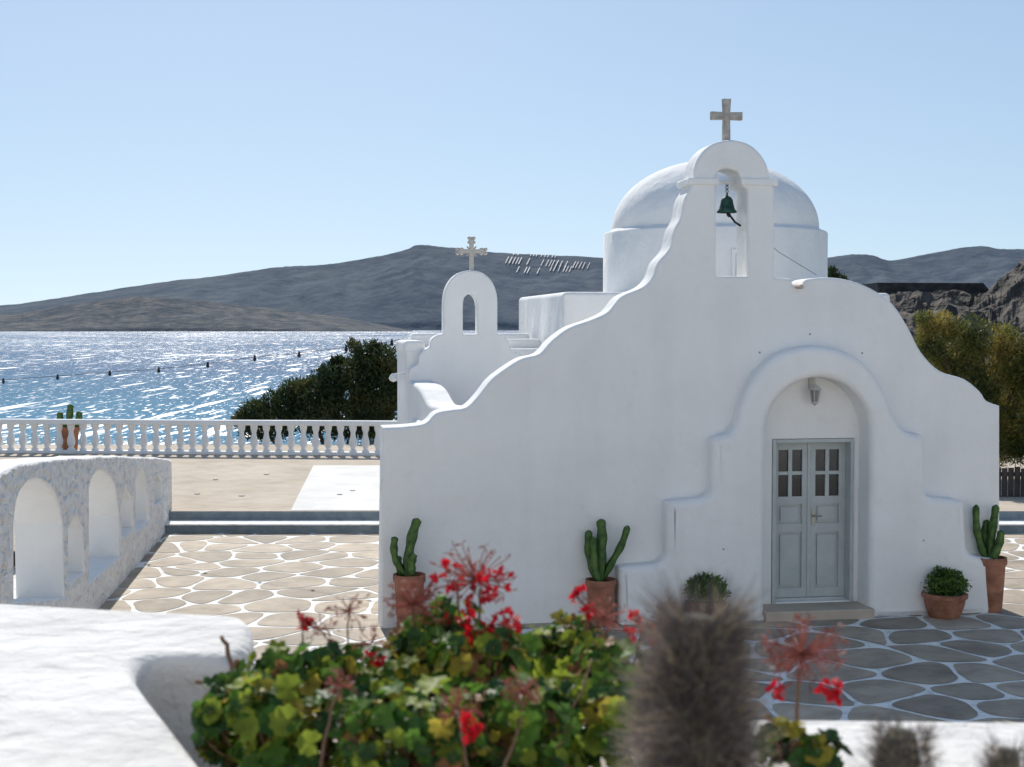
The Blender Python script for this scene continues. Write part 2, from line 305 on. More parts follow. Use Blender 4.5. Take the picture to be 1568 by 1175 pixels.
# ------------------------------------------------------------ flagstones
wallA=gp(150,935); wallB=gp(245,826); wd=(wallB-wallA).normalized(); wn_=Vector((-wd.y,wd.x,0))
def wall_x(Y): return wallA.x+(Y-wallA.y)*wd.x/wd.y
YS=gp(400,817).y
def flagstones():
    cw,chh=.74,.84; nx=38; ny=int((YS-4.5)/chh)+2; X0=-7.2; Y0=4.5
    P={}
    for i in range(-2,nx+2):
        for j in range(-2,ny+2):
            P[i,j]=(X0+(i+.5+.5*(j%2)+random.uniform(-.38,.38))*cw, Y0+(j+.5+random.uniform(-.38,.38))*chh)
    vs=[];fs=[]
    for i in range(nx):
        for j in range(ny):
            px,py=P[i,j]
            poly=[(px-1.5,py-1.5),(px+1.5,py-1.5),(px+1.5,py+1.5),(px-1.5,py+1.5)]
            cl=[]
            for a in range(-2,3):
                for b in range(-2,3):
                    if (a or b) and (i+a,j+b) in P:
                        qx,qy=P[i+a,j+b]; dx,dy=qx-px,qy-py; d=math.hypot(dx,dy); cl.append((dx/d,dy/d,(px+qx)/2*dx/d+(py+qy)/2*dy/d-random.uniform(.020,.034)))
            cl.append((0,1,YS-.03))
            for (nx_,ny_,c) in cl:
                out=[]
                for k in range(len(poly)):
                    A=poly[k];B=poly[(k+1)%len(poly)]; da=A[0]*nx_+A[1]*ny_-c; dbb=B[0]*nx_+B[1]*ny_-c
                    if da<=0: out.append(A)
                    if (da<0)!=(dbb<0) and da!=dbb:
                        t=da/(da-dbb); out.append((A[0]+(B[0]-A[0])*t,A[1]+(B[1]-A[1])*t))
                poly=out
                if len(poly)<3: break
            if len(poly)<3: continue
            if poly[0][0]<wall_x(poly[0][1])-.6 and py>10: continue
            for it in range(3):
                r=.2 if it==0 else .25
                out=[]
                for k in range(len(poly)):
                    A=poly[k];B=poly[(k+1)%len(poly)]
                    out.append((A[0]*(1-r)+B[0]*r,A[1]*(1-r)+B[1]*r)); out.append((A[0]*r+B[0]*(1-r),A[1]*r+B[1]*(1-r)))
                poly=out
            o=len(vs); vs+=[(x+.02*noise.noise(Vector((x*4,y*4,0))),y+.02*noise.noise(Vector((x*4,y*4,9))),.006) for x,y in poly]; fs.append(tuple(range(o,o+len(poly))))
    return vs,fs
v,f=flagstones(); idx=[random.choice([0,0,1,2]) for _ in f]
st2=stone.copy(); st2.name="flagstone_light"; st3=stone.copy(); st3.name="flagstone_dark"
for m_,k in ((st2,1.16),(st3,.82)):
    for nd in m_.node_tree.nodes:
        if nd.type=='VALTORGB':
            for e in nd.color_ramp.elements: e.color=[c*k for c in e.color[:3]]+[1]
mesh_obj("flagstone_paving",v,f,[stone,st2,st3],idx=idx)
mesh_obj("paving_joint_ground",[(-7.6,4,.001),(22,4,.001),(22,YS+.05,.001),(-7.6,YS+.05,.001)],[(0,1,2,3)],mortar)
# ------------------------------------------------------------ steps and upper terrace
TZ=.32; steps=empty("terrace_steps")
xr=14
box("riser_lower",-7.5,xr,YS,YS+.6,-.05,TZ/2-.02,stepblue,steps,.008)
box("tread_lower",-7.5,xr,YS-.02,YS+.62,TZ/2-.019,TZ/2+.004,mortar,steps,.004)
box("riser_upper",-7.5,xr,YS+.55,YS+1.0,TZ/2-.01,TZ-.005,stepblue,steps,.008)
YT=YS+.55
mesh_obj("upper_terrace_ground",[(-45,YT+.02,TZ),(xr,YT+.02,TZ),(xr,40,TZ),(-45,40,TZ),(-45,YT-14,TZ),(-7.4,YT-14,TZ),(-7.4,YT+.02,TZ)],[(6,1,2,3,0),(4,5,6,0)],concrete)
a=gp(480,713,TZ); b=gp(445,782,TZ)
mesh_obj("painted_floor_patch",[(b.x,b.y,TZ+.004),(2,b.y,TZ+.004),(2,a.y,TZ+.004),(a.x,a.y,TZ+.004)],[(0,1,2,3)],paintfloor)
dcv=[]
for (u,v_) in [(330,735),(408,727),(302,757),(370,760),(540,752),(520,758)]:
    p=gp(u,v_,TZ); dcv.append(lathe([(0,TZ+.02),(.05,TZ+.018),(.06,TZ+.004)],12,(p.x,p.y,0)))
mesh_obj("terrace_drain_caps",*join(dcv),marble)
A=gp(0,694,TZ); B=gp(590,698,TZ); bd=(B-A).normalized(); bn=Vector((-bd.y,bd.x,0))
bal=empty("balustrade",Matrix(((bd.x,bn.x,0,A.x),(bd.y,bn.y,0,A.y),(0,0,1,TZ),(0,0,0,1))))
Lb=(B-A).length; s0,s1=-22,Lb+9
hb=.90
box("bottom_rail",s0,s1,-.13,.13,0,.09,plaster,bal,.02); box("top_rail",s0,s1,-.15,.15,hb-.13,hb,plaster,bal,.03)
pr=[(.10,.09),(.10,.13),(.068,.15),(.062,.18),(.098,.25),(.108,.32),(.098,.39),(.068,.50),(.06,.58),(.072,.62),(.092,.67),(.10,.775)]
parts=[]; k=s0+.2
while k<s1:
    parts.append(lathe(pr,12,(k,0,0))); k+=.325
v,f=join(parts); mesh_obj("balusters",v,f,plaster,bal,True)
# ------------------------------------------------------------ whitewashed stone arcade wall
WM=lambda c: Vector((wallA.x+wd.x*c.x+wn_.x*c.y, wallA.y+wd.y*c.x+wn_.y*c.y, c.z))
def WP(u,v):
    d=ray(u,v); t=(wallA-C0).dot(wn_)/d.dot(wn_); p=C0+d*t-wallA; return (p.dot(wd),p.z)
top=crom([WP(u,v_) for u,v_ in [(-12,735),(15,717),(50,707),(110,701),(180,699),(240,701),(263,704)]],5)
top=[(p[0],p[1]+.025*noise.noise(Vector((p[0]*2,0,0)))) for p in top]
e=top[0][0]
outer=[(e,-.1)]+top+[(top[-1][0],-.1)]
HO=[[(22,922),(22,800),(30,757),(55,734),(84,755),(97,800),(100,915)],[(105,893),(105,812),(116,793),(127,810),(130,876)],[(137,893),(137,750),(143,731),(156,721),(175,741),(183,790),(184,852)],
[(187,824),(187,765),(193,750),(202,765),(205,808)],[(208,816),(208,740),(214,722),(223,733),(228,790),(228,797)],[(237,775),(237,738),(242,728),(249,738),(250,765)]]
holes=[]
for h in HO:
    q=[WP(*p) for p in h]; holes.append([q[0]]+crom(q[1:-1],4)+[q[-1]])
arc=empty("whitewashed_arcade_wall")
wo=extr("arcade_stone",outer,holes,0,.55,.04,rubble,arc,mp=WM,res=2)
wo.data.materials.append(plaster)
for p in wo.data.polygons: p.material_index=0 if p.normal.dot(wn_)<-.8 else 1
# ------------------------------------------------------------ land
def land_h(x,y):
    h=-.03
    if y>39.5:
        edge=1-min(max((x-12)/14,0),1)
        h-=edge*min((y-39.5)*.9,11)
    if x<-46: h-=min((-46-x)*.9,11)
    if x>9 and y>26:
        k=min((x-9)/16,1)*min((y-26)/40,1); h+=k*4.2*(1+.25*noise.noise(Vector((x*.08,y*.08,0))))+k*noise.noise(Vector((x*.3,y*.3,3)))*.9
    if y>110: h-=min((y-110)*.4,18)
    return h
vs=[];fs=[]; xs=[-75+1.6*i for i in range(130)]; ys=[-40+1.6*j for j in range(118)]
for y in ys:
    for x in xs: vs.append((x,y,land_h(x,y)))
nX=len(xs)
for j in range(len(ys)-1):
    for i in range(nX-1): fs.append((j*nX+i,j*nX+i+1,(j+1)*nX+i+1,(j+1)*nX+i))
mesh_obj("land_ground",vs,fs,dirt,smooth=True)
def outcrop():
    sil=crom([(1300,480),(1340,458),(1372,452),(1420,449),(1480,450),(1510,445),(1530,430),(1552,414),(1570,400),(1620,385),(1700,380),(1800,400)],10)
    cols=[at(u,v_,72) for (u,v_) in sil]
    vs=[];fs=[];rows=46
    for c in cols:
        for r in range(rows):
            t=r/(rows-1); y=52+20*t; x=c.x*(.74+.26*t)
            base=2.0; z=base+(c.z-base)*(t**.7); amp=1.6*math.sin(math.pi*t)**.6+.35
            q=Vector((x*.33,y*.33,1)); z+=amp*(noise.ridged_multi_fractal(q,.9,2.2,6,1,2)*.45-.42)
            vs.append((x,y,z))
        vs.append((c.x*1.1,84,-2))
    rw=rows+1
    for i in range(len(cols)-1):
        for r in range(rw-1): fs.append((i*rw+r,(i+1)*rw+r,(i+1)*rw+r+1,i*rw+r+1))
    mesh_obj("rocky_outcrop_hill",vs,fs,rock)
outcrop()
a=at(1350,447,71); b=at(1518,433,71)
sh=empty("dark_roof_shelter")
vs=[(a.x-.25,71,b.z),(b.x-.4,71,b.z-.02),(b.x+.2,71,a.z-.25),(a.x,71,a.z-.25)]; vs+=[(x,75,z) for x,_,z in vs]
mesh_obj("roof_slab",vs,[(3,2,1,0),(4,5,6,7),(0,1,5,4),(1,2,6,5),(2,3,7,6),(3,0,4,7)],wood,sh)
mesh_obj("support_posts",*join([boxvf(x,x+.2,71.5,71.7,1.5,a.z-.26) for x in (a.x+.3,(a.x+b.x)/2,b.x-.3)]),wood,sh)
# ------------------------------------------------------------ distant hills
def hill(name,sil,Yr,Ys,m,rough=1.0,seed=0,zs=-8.5):
    sil=crom(sil,14); vs=[];fs=[];rows=80
    for (u,v_) in sil:
        c=at(u,v_,Yr)
        for r in range(rows):
            t=r/(rows-1); y=Ys+(Yr-Ys)*t; x=c.x*(1-.12*(1-t))
            H=c.z-zs; sh=t**.8
            n=noise.fractal(Vector((x/600,y/600,seed)),1,2.1,4); g=abs(noise.noise(Vector((x/150+n*.8,y/1100,seed+5)))); g2=abs(noise.noise(Vector((x/55+n,y/400,seed+8)))); g3=noise.fractal(Vector((x/40,y/60,seed+2)),.8,2.2,4)
            w=math.sin(math.pi*t)
            z=zs+H*sh+(n*.10-(.5-g)*.14-(.5-g2)*.045+g3*.01)*H*w*rough
            if t<.05: z=zs-3+(z-zs+3)*(t/.05)
            if r==rows-1: z=c.z+noise.noise(Vector((x/60,0,seed)))*Yr*.0005+noise.noise(Vector((x/15,0,seed)))*Yr*.0003
            vs.append((x,y,z))
        vs.append((c.x*1.1,Yr*1.25,zs-5))
    rw=rows+1
    for i in range(len(sil)-1):
        for r in range(rw-1): fs.append((i*rw+r,(i+1)*rw+r,(i+1)*rw+r+1,i*rw+r+1))
    return mesh_obj(name,vs,fs,m,smooth=True)
def hillmat(name,c1,c2,sc,bd,lo=.4,hi=.6):
    m=mat(name,c1,.95,spec=.03); add_noise_color(m,c1,c2,sc,15,lo,hi,rough=.8); add_bump(m,[("noise",sc*3,.5,bd),("noise",sc*14,.6,bd*.35)]); return m
hm1=hillmat("far_hill_hazed_scrub",(.062,.09,.125),(.122,.145,.172),.010,8)  # blue-grey tones put distance haze into the hill colour
hm2=hillmat("headland_hazed_scrub",(.055,.075,.098),(.18,.175,.17),.02,8,.42,.6)  # dark tone blued for haze over the headland's own grey-brown
h1=hill("distant_hill_range",[(-700,500),(-300,490),(0,468),(60,461),(150,447),(250,432),(330,423),(420,410),(500,405),(560,396),(600,388),(622,382),(636,376),(652,376),(700,380),(760,387),(850,391),(925,395),(1000,400),(1100,404),(1180,402),(1258,396),(1300,390),(1335,391),(1365,399),(1420,389),(1495,377),(1530,381),(1568,382),(1700,380),(1900,395),(2300,440)],4500,3500,hm1,seed=2)
hill("headland_hill",[(-600,496),(-300,492),(0,482),(40,478),(100,468),(160,459),(220,455),(290,459),(360,467),(430,474),(500,483),(560,493),(600,501),(640,508)],3300,2900,hm2,seed=9,rough=1.1)
bvh=BVHTree.FromPolygons([v.co for v in h1.data.vertices],[p.vertices[:] for p in h1.data.polygons])
def hit(u,v_):
    r=bvh.ray_cast(C0,ray(u,v_).normalized()); return r[0]
parts=[]; pm=mat("pale_hill_panels",(.20,.22,.25),.6)
for (r,(ys_,u0_,u1_,h_)) in enumerate([(391,786,802,3),(392,806,852,3),(400,774,812,10),(404,828,902,10),(414,784,835,9),(412,842,872,9)]):
    u=u0_
    while u<u1_:
        yy_=ys_+(u-u0_)*.07; p1=hit(u,yy_+h_/2); p2=hit(u+h_*.5,yy_-h_/2)
        if p1 and p2 and random.random()>.1:
            up_=Vector((0,-4,4)); wv=Vector((random.uniform(1.0,1.6),0,0))
            parts.append(([p1-wv+up_,p1+wv+up_,p2+wv+up_,p2-wv+up_],[(0,1,2,3)]))
        u+=random.uniform(4.2,8)
mesh_obj("hillside_solar_panels",*join(parts),pm)
# ------------------------------------------------------------ sea
sea=bpy.data.materials.new("sea_water"); sea.use_nodes=True; n=sea.node_tree.nodes; l=sea.node_tree.links; n.remove(n["Principled BSDF"])
tc=n.new("ShaderNodeTexCoord"); sx_=n.new("ShaderNodeSeparateXYZ"); l.new(tc.outputs["Object"],sx_.inputs[0])
nz=n.new("ShaderNodeTexNoise"); nz.inputs["Scale"].default_value=.01; nz.inputs["Detail"].default_value=5; l.new(tc.outputs["Object"],nz.inputs["Vector"])
ad=n.new("ShaderNodeMath"); ad.operation='MULTIPLY_ADD'; ad.inputs[1].default_value=200; l.new(nz.outputs["Fac"],ad.inputs[0]); l.new(sx_.outputs["Y"],ad.inputs[2])
mr=n.new("ShaderNodeMapRange"); mr.inputs["From Min"].default_value=260; mr.inputs["From Max"].default_value=480; l.new(ad.outputs[0],mr.inputs["Value"])
cr=n.new("ShaderNodeValToRGB"); cr.color_ramp.elements[0].color=(.02,.17,.29,1); cr.color_ramp.elements[1].color=(.02,.095,.21,1); l.new(mr.outputs[0],cr.inputs["Fac"])
df=n.new("ShaderNodeBsdfDiffuse"); l.new(cr.outputs["Color"],df.inputs["Color"])
g1=n.new("ShaderNodeBsdfGlossy"); g1.inputs["Roughness"].default_value=.15
l.new(bump_chain(n,l,[("noise",.06,1,1.4),("noise",.3,1,.6)],coords(n,l,(1.2,.4,1))),g1.inputs["Normal"])
m1=n.new("ShaderNodeMixShader"); m1.inputs[0].default_value=.24; l.new(df.outputs[0],m1.inputs[1]); l.new(g1.outputs[0],m1.inputs[2])
# sun glints placed by a noise mask: glossy specks, denser with distance
g2=n.new("ShaderNodeBsdfGlossy"); g2.inputs["Roughness"].default_value=.40
ks=[]
for (vx,vy) in ((1.6,.30),(.7,.075),(.30,.022)):
    t=n.new("ShaderNodeTexNoise"); t.inputs["Scale"].default_value=1; t.inputs["Detail"].default_value=2.5; t.inputs["Roughness"].default_value=.6
    l.new(coords(n,l,(vx,vy,1)),t.inputs["Vector"]); ks.append(t.outputs["Fac"])
mxx=n.new("ShaderNodeMath"); mxx.operation='MAXIMUM'; l.new(ks[0],mxx.inputs[0]); l.new(ks[1],mxx.inputs[1])
mx2=n.new("ShaderNodeMath"); mx2.operation='MAXIMUM'; l.new(mxx.outputs[0],mx2.inputs[0]); l.new(ks[2],mx2.inputs[1])
big=n.new("ShaderNodeTexNoise"); big.inputs["Scale"].default_value=1; big.inputs["Detail"].default_value=4; l.new(coords(n,l,(.010,.004,1)),big.inputs["Vector"])
mb=n.new("ShaderNodeMath"); mb.operation='MULTIPLY_ADD'; mb.inputs[1].default_value=.18; l.new(big.outputs["Fac"],mb.inputs[0]); l.new(mx2.outputs[0],mb.inputs[2])
dy_=n.new("ShaderNodeMapRange"); dy_.inputs["From Min"].default_value=200; dy_.inputs["From Max"].default_value=2500; dy_.inputs["To Max"].default_value=.03; l.new(sx_.outputs["Y"],dy_.inputs["Value"])
mb2=n.new("ShaderNodeMath"); l.new(mb.outputs[0],mb2.inputs[0]); l.new(dy_.outputs[0],mb2.inputs[1])
mf=n.new("ShaderNodeMapRange"); mf.inputs["From Min"].default_value=.70; mf.inputs["From Max"].default_value=.775; mf.inputs["To Max"].default_value=.5; l.new(mb2.outputs[0],mf.inputs["Value"])
m2=n.new("ShaderNodeMixShader"); l.new(mf.outputs[0],m2.inputs[0]); l.new(m1.outputs[0],m2.inputs[1]); l.new(g2.outputs[0],m2.inputs[2]); l.new(m2.outputs[0],n["Material Output"].inputs["Surface"])
mesh_obj("sea_water",[(-40000,-200,-8),(40000,-200,-8),(40000,50000,-8),(-40000,50000,-8)],[(0,1,2,3)],sea)
# ------------------------------------------------------------ potted plants
def pot(name,base,r,h,style="tall"):
    e=empty(name,Matrix.Translation(base))
    if style=="tall": pr=[(0,0),(r*.72,0),(r*.78,h*.05),(r*.88,h*.5),(r*.95,h*.86),(r*1.04,h*.87),(r*1.06,h*.93),(r*1.04,h),(r*.9,h),(r*.86,h*.93),(0,h*.93)]
    else: pr=[(0,0),(r*.66,0),(r*.72,h*.05),(r*.9,h*.5),(r*.96,h*.8),(r*1.05,h*.82),(r*1.06,h*.97),(r*1.0,h),(r*.88,h),(r*.85,h*.9),(0,h*.9)]
    v,f=lathe(pr,36); o=mesh_obj("pot",v,f,terra,e,True); o.data.set_sharp_from_angle(angle=math.radians(40))
    v,f=lathe([(0,h*.94),(r*.85,h*.94)],24); mesh_obj("soil",v,f,soil,e)
    return e
def cact(e,arms,m=cactus):
    parts=[]
    for path,r in arms:
        P=crom([tuple(p) for p in path],5); n_=len(P); rad=[]
        for i in range(n_):
            t=i/(n_-1); k=1-.12*math.sin(t*18); k*=(.8+.2*min(t*5,1)); 
            if t>.85: k*=math.sqrt(max(1-((t-.85)/.155)**2,.02))
            rad.append(r*k)
        parts.append(tube(P,rad,ribs=5,rd=.42))
    v,f=join(parts); mesh_obj("cactus_stems",v,f,m,e,True)
def pottedcactus(name,ub,vb,Z,hpx,wpx,arms):
    base=gp(ub,vb,Z); sc=base.y/F; h=hpx*sc; r=wpx*sc/2
    e=pot(name,base,r,h)
    A=[]
    for pth,wr in arms:
        P=[]
        for (u,v_,dy) in pth:
            q=at(u,v_,base.y+dy*.1)-base; P.append((q.x,q.y,q.z))
        A.append((P,wr*sc))
    cact(e,A)
pottedcactus("potted_cactus",627,970,0,92,48,[([(624,884,0),(626,850,0),(632,818,0),(640,794,0)],8),([(620,880,0),(606,858,0),(603,838,0),(605,822,0)],6),([(630,880,-1),(630,862,-1),(634,848,-1)],7),([(616,884,1),(610,868,1),(612,852,2)],5)])
pottedcactus("potted_cactus",920,956,0,70,46,[([(920,892,0),(921,850,0),(922,820,0),(920,795,0)],8),([(915,890,0),(906,865,0),(901,840,0),(902,812,0)],6.5),([(925,885,0),(938,860,0),(952,835,0),(962,805,0)],6),([(918,890,-1),(911,870,-1),(909,822,-1)],6)])
pottedcactus("potted_cactus",1515,936,0,84,48,[([(1515,858,0),(1518,832,0),(1522,800,0),(1526,773,0)],6.5),([(1510,856,0),(1502,835,0),(1496,808,0),(1495,773,0)],6),([(1520,856,-1),(1530,835,-1),(1534,812,-1)],6.5),([(1512,858,1),(1508,825,1),(1512,796,1)],6)])
pottedcactus("potted_cactus",106,692,TZ,38,31,[([(106,660,0),(106,640,0),(108,619,0)],5.5),([(103,660,0),(93,648,0),(91,631,0)],5.5),([(109,660,0),(119,648,0),(121,630,0)],5.5)])
def rv():
    while True:
        v=Vector((random.uniform(-1,1),random.uniform(-1,1),random.uniform(-1,1)))
        if 0.05<v.length<1: return v
def leafcloud(name,blobs,n,size,mats,parent=None,elong=1.6,shell=.45,up=.3,clump=1.0,thr=-.22):
    vs=[];fs=[];idx=[]; wts=[b[1][0]*b[1][2] for b in blobs]
    for _ in range(n):
        c,r=random.choices(blobs,wts)[0]; d=rv(); d=d.normalized()*(shell+(1-shell)*random.random()**.6)
        p=Vector((c[0]+d.x*r[0],c[1]+d.y*r[1],c[2]+d.z*r[2]))
        nn=noise.noise(p*clump*2.2); 
        if nn<thr and random.random()<.85: continue
        p+=d*(nn*.4*min(r))
        a=(rv().normalized()+Vector((0,0,up))+d*.4).normalized(); b=a.cross(rv()).normalized(); s=size*random.uniform(.6,1.3)
        c2=a.cross(b); w=s/elong
        o=len(vs); vs+=[p-b*w*.5,p+a*s*.5-b*w*.2+c2*w*.15,p+a*s,p+a*s*.5+b*w*.5]; fs.append((o,o+1,o+2,o+3))
        k=noise.noise(p*clump*1.3+Vector((7,3,1)))+random.uniform(-.3,.3)
        idx.append(min(len(mats)-1,max(0,int((k+.5)*len(mats)))))
    return mesh_obj(name,vs,fs,mats,parent,idx=idx)
gA=leafmat("leaf_dark",(.032,.056,.022),.2); gB=leafmat("leaf_mid",(.06,.095,.034),.25); gC=leafmat("leaf_olive",(.12,.13,.04),.3)
oA=leafmat("tamarisk_dark",(.08,.11,.035),.4); oB=leafmat("tamarisk_olive",(.20,.21,.05),.5); oC=leafmat("tamarisk_gold",(.38,.30,.08),.5)
hA=leafmat("herb_dark",(.06,.13,.03),.35); hB=leafmat("herb_light",(.14,.25,.05),.4)
base=gp(1446,945,0); sc=base.y/F; e=pot("potted_herb_bush",base,33*sc,38*sc,"low")
leafcloud("herb_foliage",[((0,0,50*sc),(34*sc,34*sc,24*sc)),((-8*sc,0,56*sc),(22*sc,24*sc,20*sc)),((12*sc,0,52*sc),(24*sc,24*sc,20*sc))],3000,.05,[hA,hB,hB],e,1.4,.2,.5,4,-.35)
base=gp(1080,955,0); sc=base.y/F; e=pot("potted_succulent",base,30*sc,36*sc,"low")
leafcloud("succulent_foliage",[((0,0,50*sc),(33*sc,31*sc,20*sc)),((-6*sc,0,58*sc),(22*sc,20*sc,16*sc))],2200,.085,[hA,hB,hB],e,2.0,.1,.6,4,-.5)
base=gp(92,940,0); e=empty("yellow_shrub",Matrix.Translation(base))
leafcloud("shrub_foliage",[((0,0,.12),(.24,.2,.16))],1800,.04,[leafmat("shrub_yellow",(.35,.27,.06),.2),hB],e,2.5,.3,.6,5)
v,f=tube([(0,0,0),(0,0,.15)],.02,6); mesh_obj("shrub_stem",v,f,bark,e)
def tree(name,base,limbs,blobs,n,size,mats,elong,clump,shell=.3,up=.4,thr=-.22):
    e=empty(name,Matrix.Translation(base)); parts=[]
    for pth,r0,r1 in limbs:
        P=crom(pth,5); parts.append(tube(P,[r0+(r1-r0)*i/(len(P)-1) for i in range(len(P))],8))
    v,f=join(parts); mesh_obj("trunk_and_limbs",v,f,bark,e,True)
    leafcloud("crown_foliage",blobs,n,size,mats,e,elong,shell,up,clump,thr)
def px_blobs(base,lst,Y):
    out=[]; sc=Y/F
    for (u,v_,ru,rv_,dy) in lst:
        q=at(u,v_,Y+dy)-base; out.append(((q.x,q.y,q.z),(ru*sc,ru*sc*.9,rv_*sc)))
    return out
Y=43; base=Vector((at(520,600,Y).x,Y,-2.5))
bl=px_blobs(base,[(585,575,34,46,0),(560,560,30,32,.5),(540,585,36,46,0),(575,620,40,40,0),(505,590,32,32,-.3),(480,610,36,34,0),(450,605,28,24,.3),(430,622,34,24,0),(395,632,28,16,0),(500,640,60,34,0),(560,650,50,40,0),(410,650,50,28,0),(610,590,26,40,.5),(375,645,20,16,0),(540,535,10,12,0),(572,534,10,12,0),(515,560,12,14,0)],Y)
tree("juniper_thicket",base,[([(1,0,0),(1.1,0,2),(1.3,0,4.5)],.18,.04),([(0,0,0),(-.3,0,1.8),(-.8,0,3.6)],.15,.03),([(.4,0,.5),(.3,.2,2.5),(.5,0,4.6)],.12,.03),([(-.5,0,0),(-1.4,0,1.8),(-2.2,0,2.9)],.12,.03)],bl,42000,.17,[gA,gB,gB,gC],2.6,1.0,.25,.7)
Y=31; base=Vector((at(1500,700,Y).x,Y,0))
bl=px_blobs(base,[(1440,502,34,26,0),(1480,520,44,32,0),(1530,528,44,28,0),(1420,532,28,28,0),(1450,562,46,40,.4),(1510,577,50,44,0),(1560,565,40,46,0),(1480,622,50,44,0),(1540,640,50,50,0),(1600,580,50,60,0),(1415,492,14,14,0),(1590,660,50,50,0),(1520,680,40,36,0),(1560,690,40,30,0)],Y)
tree("tamarisk_tree",base,[([(0,0,0),(.05,0,.8),(-.3,0,1.8),(-.9,0,3.2)],.14,.03),([(.1,0,.2),(.4,0,1.4),(.9,0,2.8)],.12,.03),([(0,0,.4),(.2,.2,1.8),(.1,.2,3)],.1,.03)],bl,46000,.15,[oA,oB,oB,oC],4.5,1.2,.05,.6,-.2)
Y=40; base=Vector((at(1275,400,Y).x,Y,0)); 
bl=px_blobs(base,[(1272,420,9,10,0),(1285,436,14,14,0)],Y); tree("shrub_tree",base,[([(0,0,0),(0,0,3),(0,0,4.6)],.1,.03)],bl,1500,.12,[gA,gB],2.5,1.5)
fe=empty("wooden_fence"); parts=[]; a=gp(1528,786,0); k=a.x-.3
while k<a.x+6:
    hgt=(786-716)*a.y/F+random.uniform(-.02,.02); parts.append(boxvf(k,k+.105,a.y,a.y+.03,.03,hgt)); k+=.125
mesh_obj("pickets",*join(parts),wood,fe); mesh_obj("rails",*join([boxvf(a.x-.3,a.x+6,a.y+.031,a.y+.08,.25,.33),boxvf(a.x-.3,a.x+6,a.y+.031,a.y+.08,.72,.8)]),wood,fe)
sl=empty("string_lights")
kp=[(-60,586),(5,582),(88,576),(168,570),(243,565),(318,557),(390,547),(458,541),(530,532),(600,523),(618,518)]
P=[at(u,v_,27-5*(u/618.)) for u,v_ in kp]; Pc=crom([tuple(p) for p in P],5)
mesh_obj("cable",*tube(Pc,.0045,5),black,sl)
parts=[]
for p in P[1:-1]: parts.append(lathe([(0,0),(.018,0),(.018,-.04),(.027,-.055),(.029,-.08),(.016,-.10),(0,-.105)],8,(p.x,p.y,p.z+.03)))
mesh_obj("bulbs",*join(parts),black,sl,True)
# ------------------------------------------------------------ foreground parapet walls
fz=3.0
def topprism(name,pts,z0,z1,bev,m,parent=None):
    o=extr(name,pts,[],z0,z1,bev,m,parent,mp=lambda c:Vector((c.x,c.z,c.y)),res=5); 
    me=o.data; bm=bmesh.new(); bm.from_mesh(me); bmesh.ops.recalc_face_normals(bm,faces=bm.faces); bm.to_mesh(me); bm.free(); finish(o,30); return o
def g3(u,v_): p=gp(u,v_,fz); return (p.x,p.y)
rough_pl=mat("rough_plaster",(.7,.69,.68),.9,spec=.15); add_noise_color(rough_pl,(.58,.57,.55),(.69,.68,.665),2.2,9,.3,.55)
add_bump(rough_pl,[("noise",3,.6,.10),("noise",16,.6,.025),("noise",80,.6,.006)])
lp=[(-3.5,3.75)]+crom([g3(-60,920),g3(0,921),g3(200,932),g3(350,940),g3(380,946),g3(388,962),g3(384,985),g3(350,1003),g3(290,1003),g3(235,1005),g3(208,1022),g3(222,1050),g3(262,1100),g3(318,1172),g3(345,1215)],4)+[(-.30,1.5),(-3.5,1.5)]
topprism("foreground_parapet_wall",lp,0,fz,.035,rough_pl)
rp_=[(.28,1.6)]+crom([(.22,2.25),(.33,2.40),(.5,2.415),(.9,2.40),(1.6,2.38)],4)+[(2.4,2.36),(2.4,1.6)]
topprism("foreground_parapet_wall",rp_,0,fz,.03,rough_pl)
topprism("planter_soil_bed",[(-.8,1.5),(-.8,2.83),(-.55,2.85),(-.3,2.8),(.0,2.6),(.23,2.4),(.3,1.6)],0,2.74,.02,soil)
bounce_bld=empty("added_bounce_building")  # unseen building added behind the camera to bounce sun onto the facade
box("bounce_building_walls",-22,24,-9,-3,-.05,8.0,plaster,bounce_bld,.08)
parts=[];gpn=[]
for fl in (1.0,4.6):
    for k in range(9):
        xx=-20+k*5.1; parts.append(boxvf(xx,xx+1.2,-3.0,-2.96,fl,fl+2.1)); gpn+= [boxvf(xx+.1,xx+.56,-2.955,-2.94,fl+.1,fl+2.0),boxvf(xx+.64,xx+1.1,-2.955,-2.94,fl+.1,fl+2.0)]
mesh_obj("bounce_building_window_frames",*join(parts),greydoor,bounce_bld); mesh_obj("bounce_building_window_glass",*join(gpn),glass,bounce_bld)
mesh_obj("bounce_forecourt_ground",[(-22,-3,.004),(24,-3,.004),(24,4,.004),(-22,4,.004)],[(0,1,2,3)],paintfloor)  # pale ground out of view, added for the same bounce
# ------------------------------------------------------------ geranium
ger=empty("red_geranium")
lg=[leafmat("geranium_green",(.11,.23,.03),.5),leafmat("geranium_lime",(.31,.40,.045),.55),leafmat("geranium_deep",(.035,.10,.02),.35),leafmat("geranium_yellow",(.50,.42,.06),.55),leafmat("geranium_dry",(.30,.15,.06),.35)]
vs=[];fs=[];idx=[];stems=[]
def gleaf(p,nrm,s,mi):
    nrm=nrm.normalized(); a=nrm.cross(rv()).normalized(); b=nrm.cross(a); o=len(vs); N=18
    vs.append(p-nrm*s*.12)
    for i in range(N):
        th=2*math.pi*i/N; r=s*(.5+.045*math.cos(th*9)); 
        if i==0: r*=.35
        elif i in(1,N-1): r*=.85
        w=s*(.07*math.cos(2*th)+.07*math.sin(5*th+p.x*50))
        vs.append(p+a*r*math.cos(th)+b*r*math.sin(th)+nrm*w)
    for i in range(N): fs.append((o,o+1+i,o+1+(i+1)%N)); idx.append(mi)
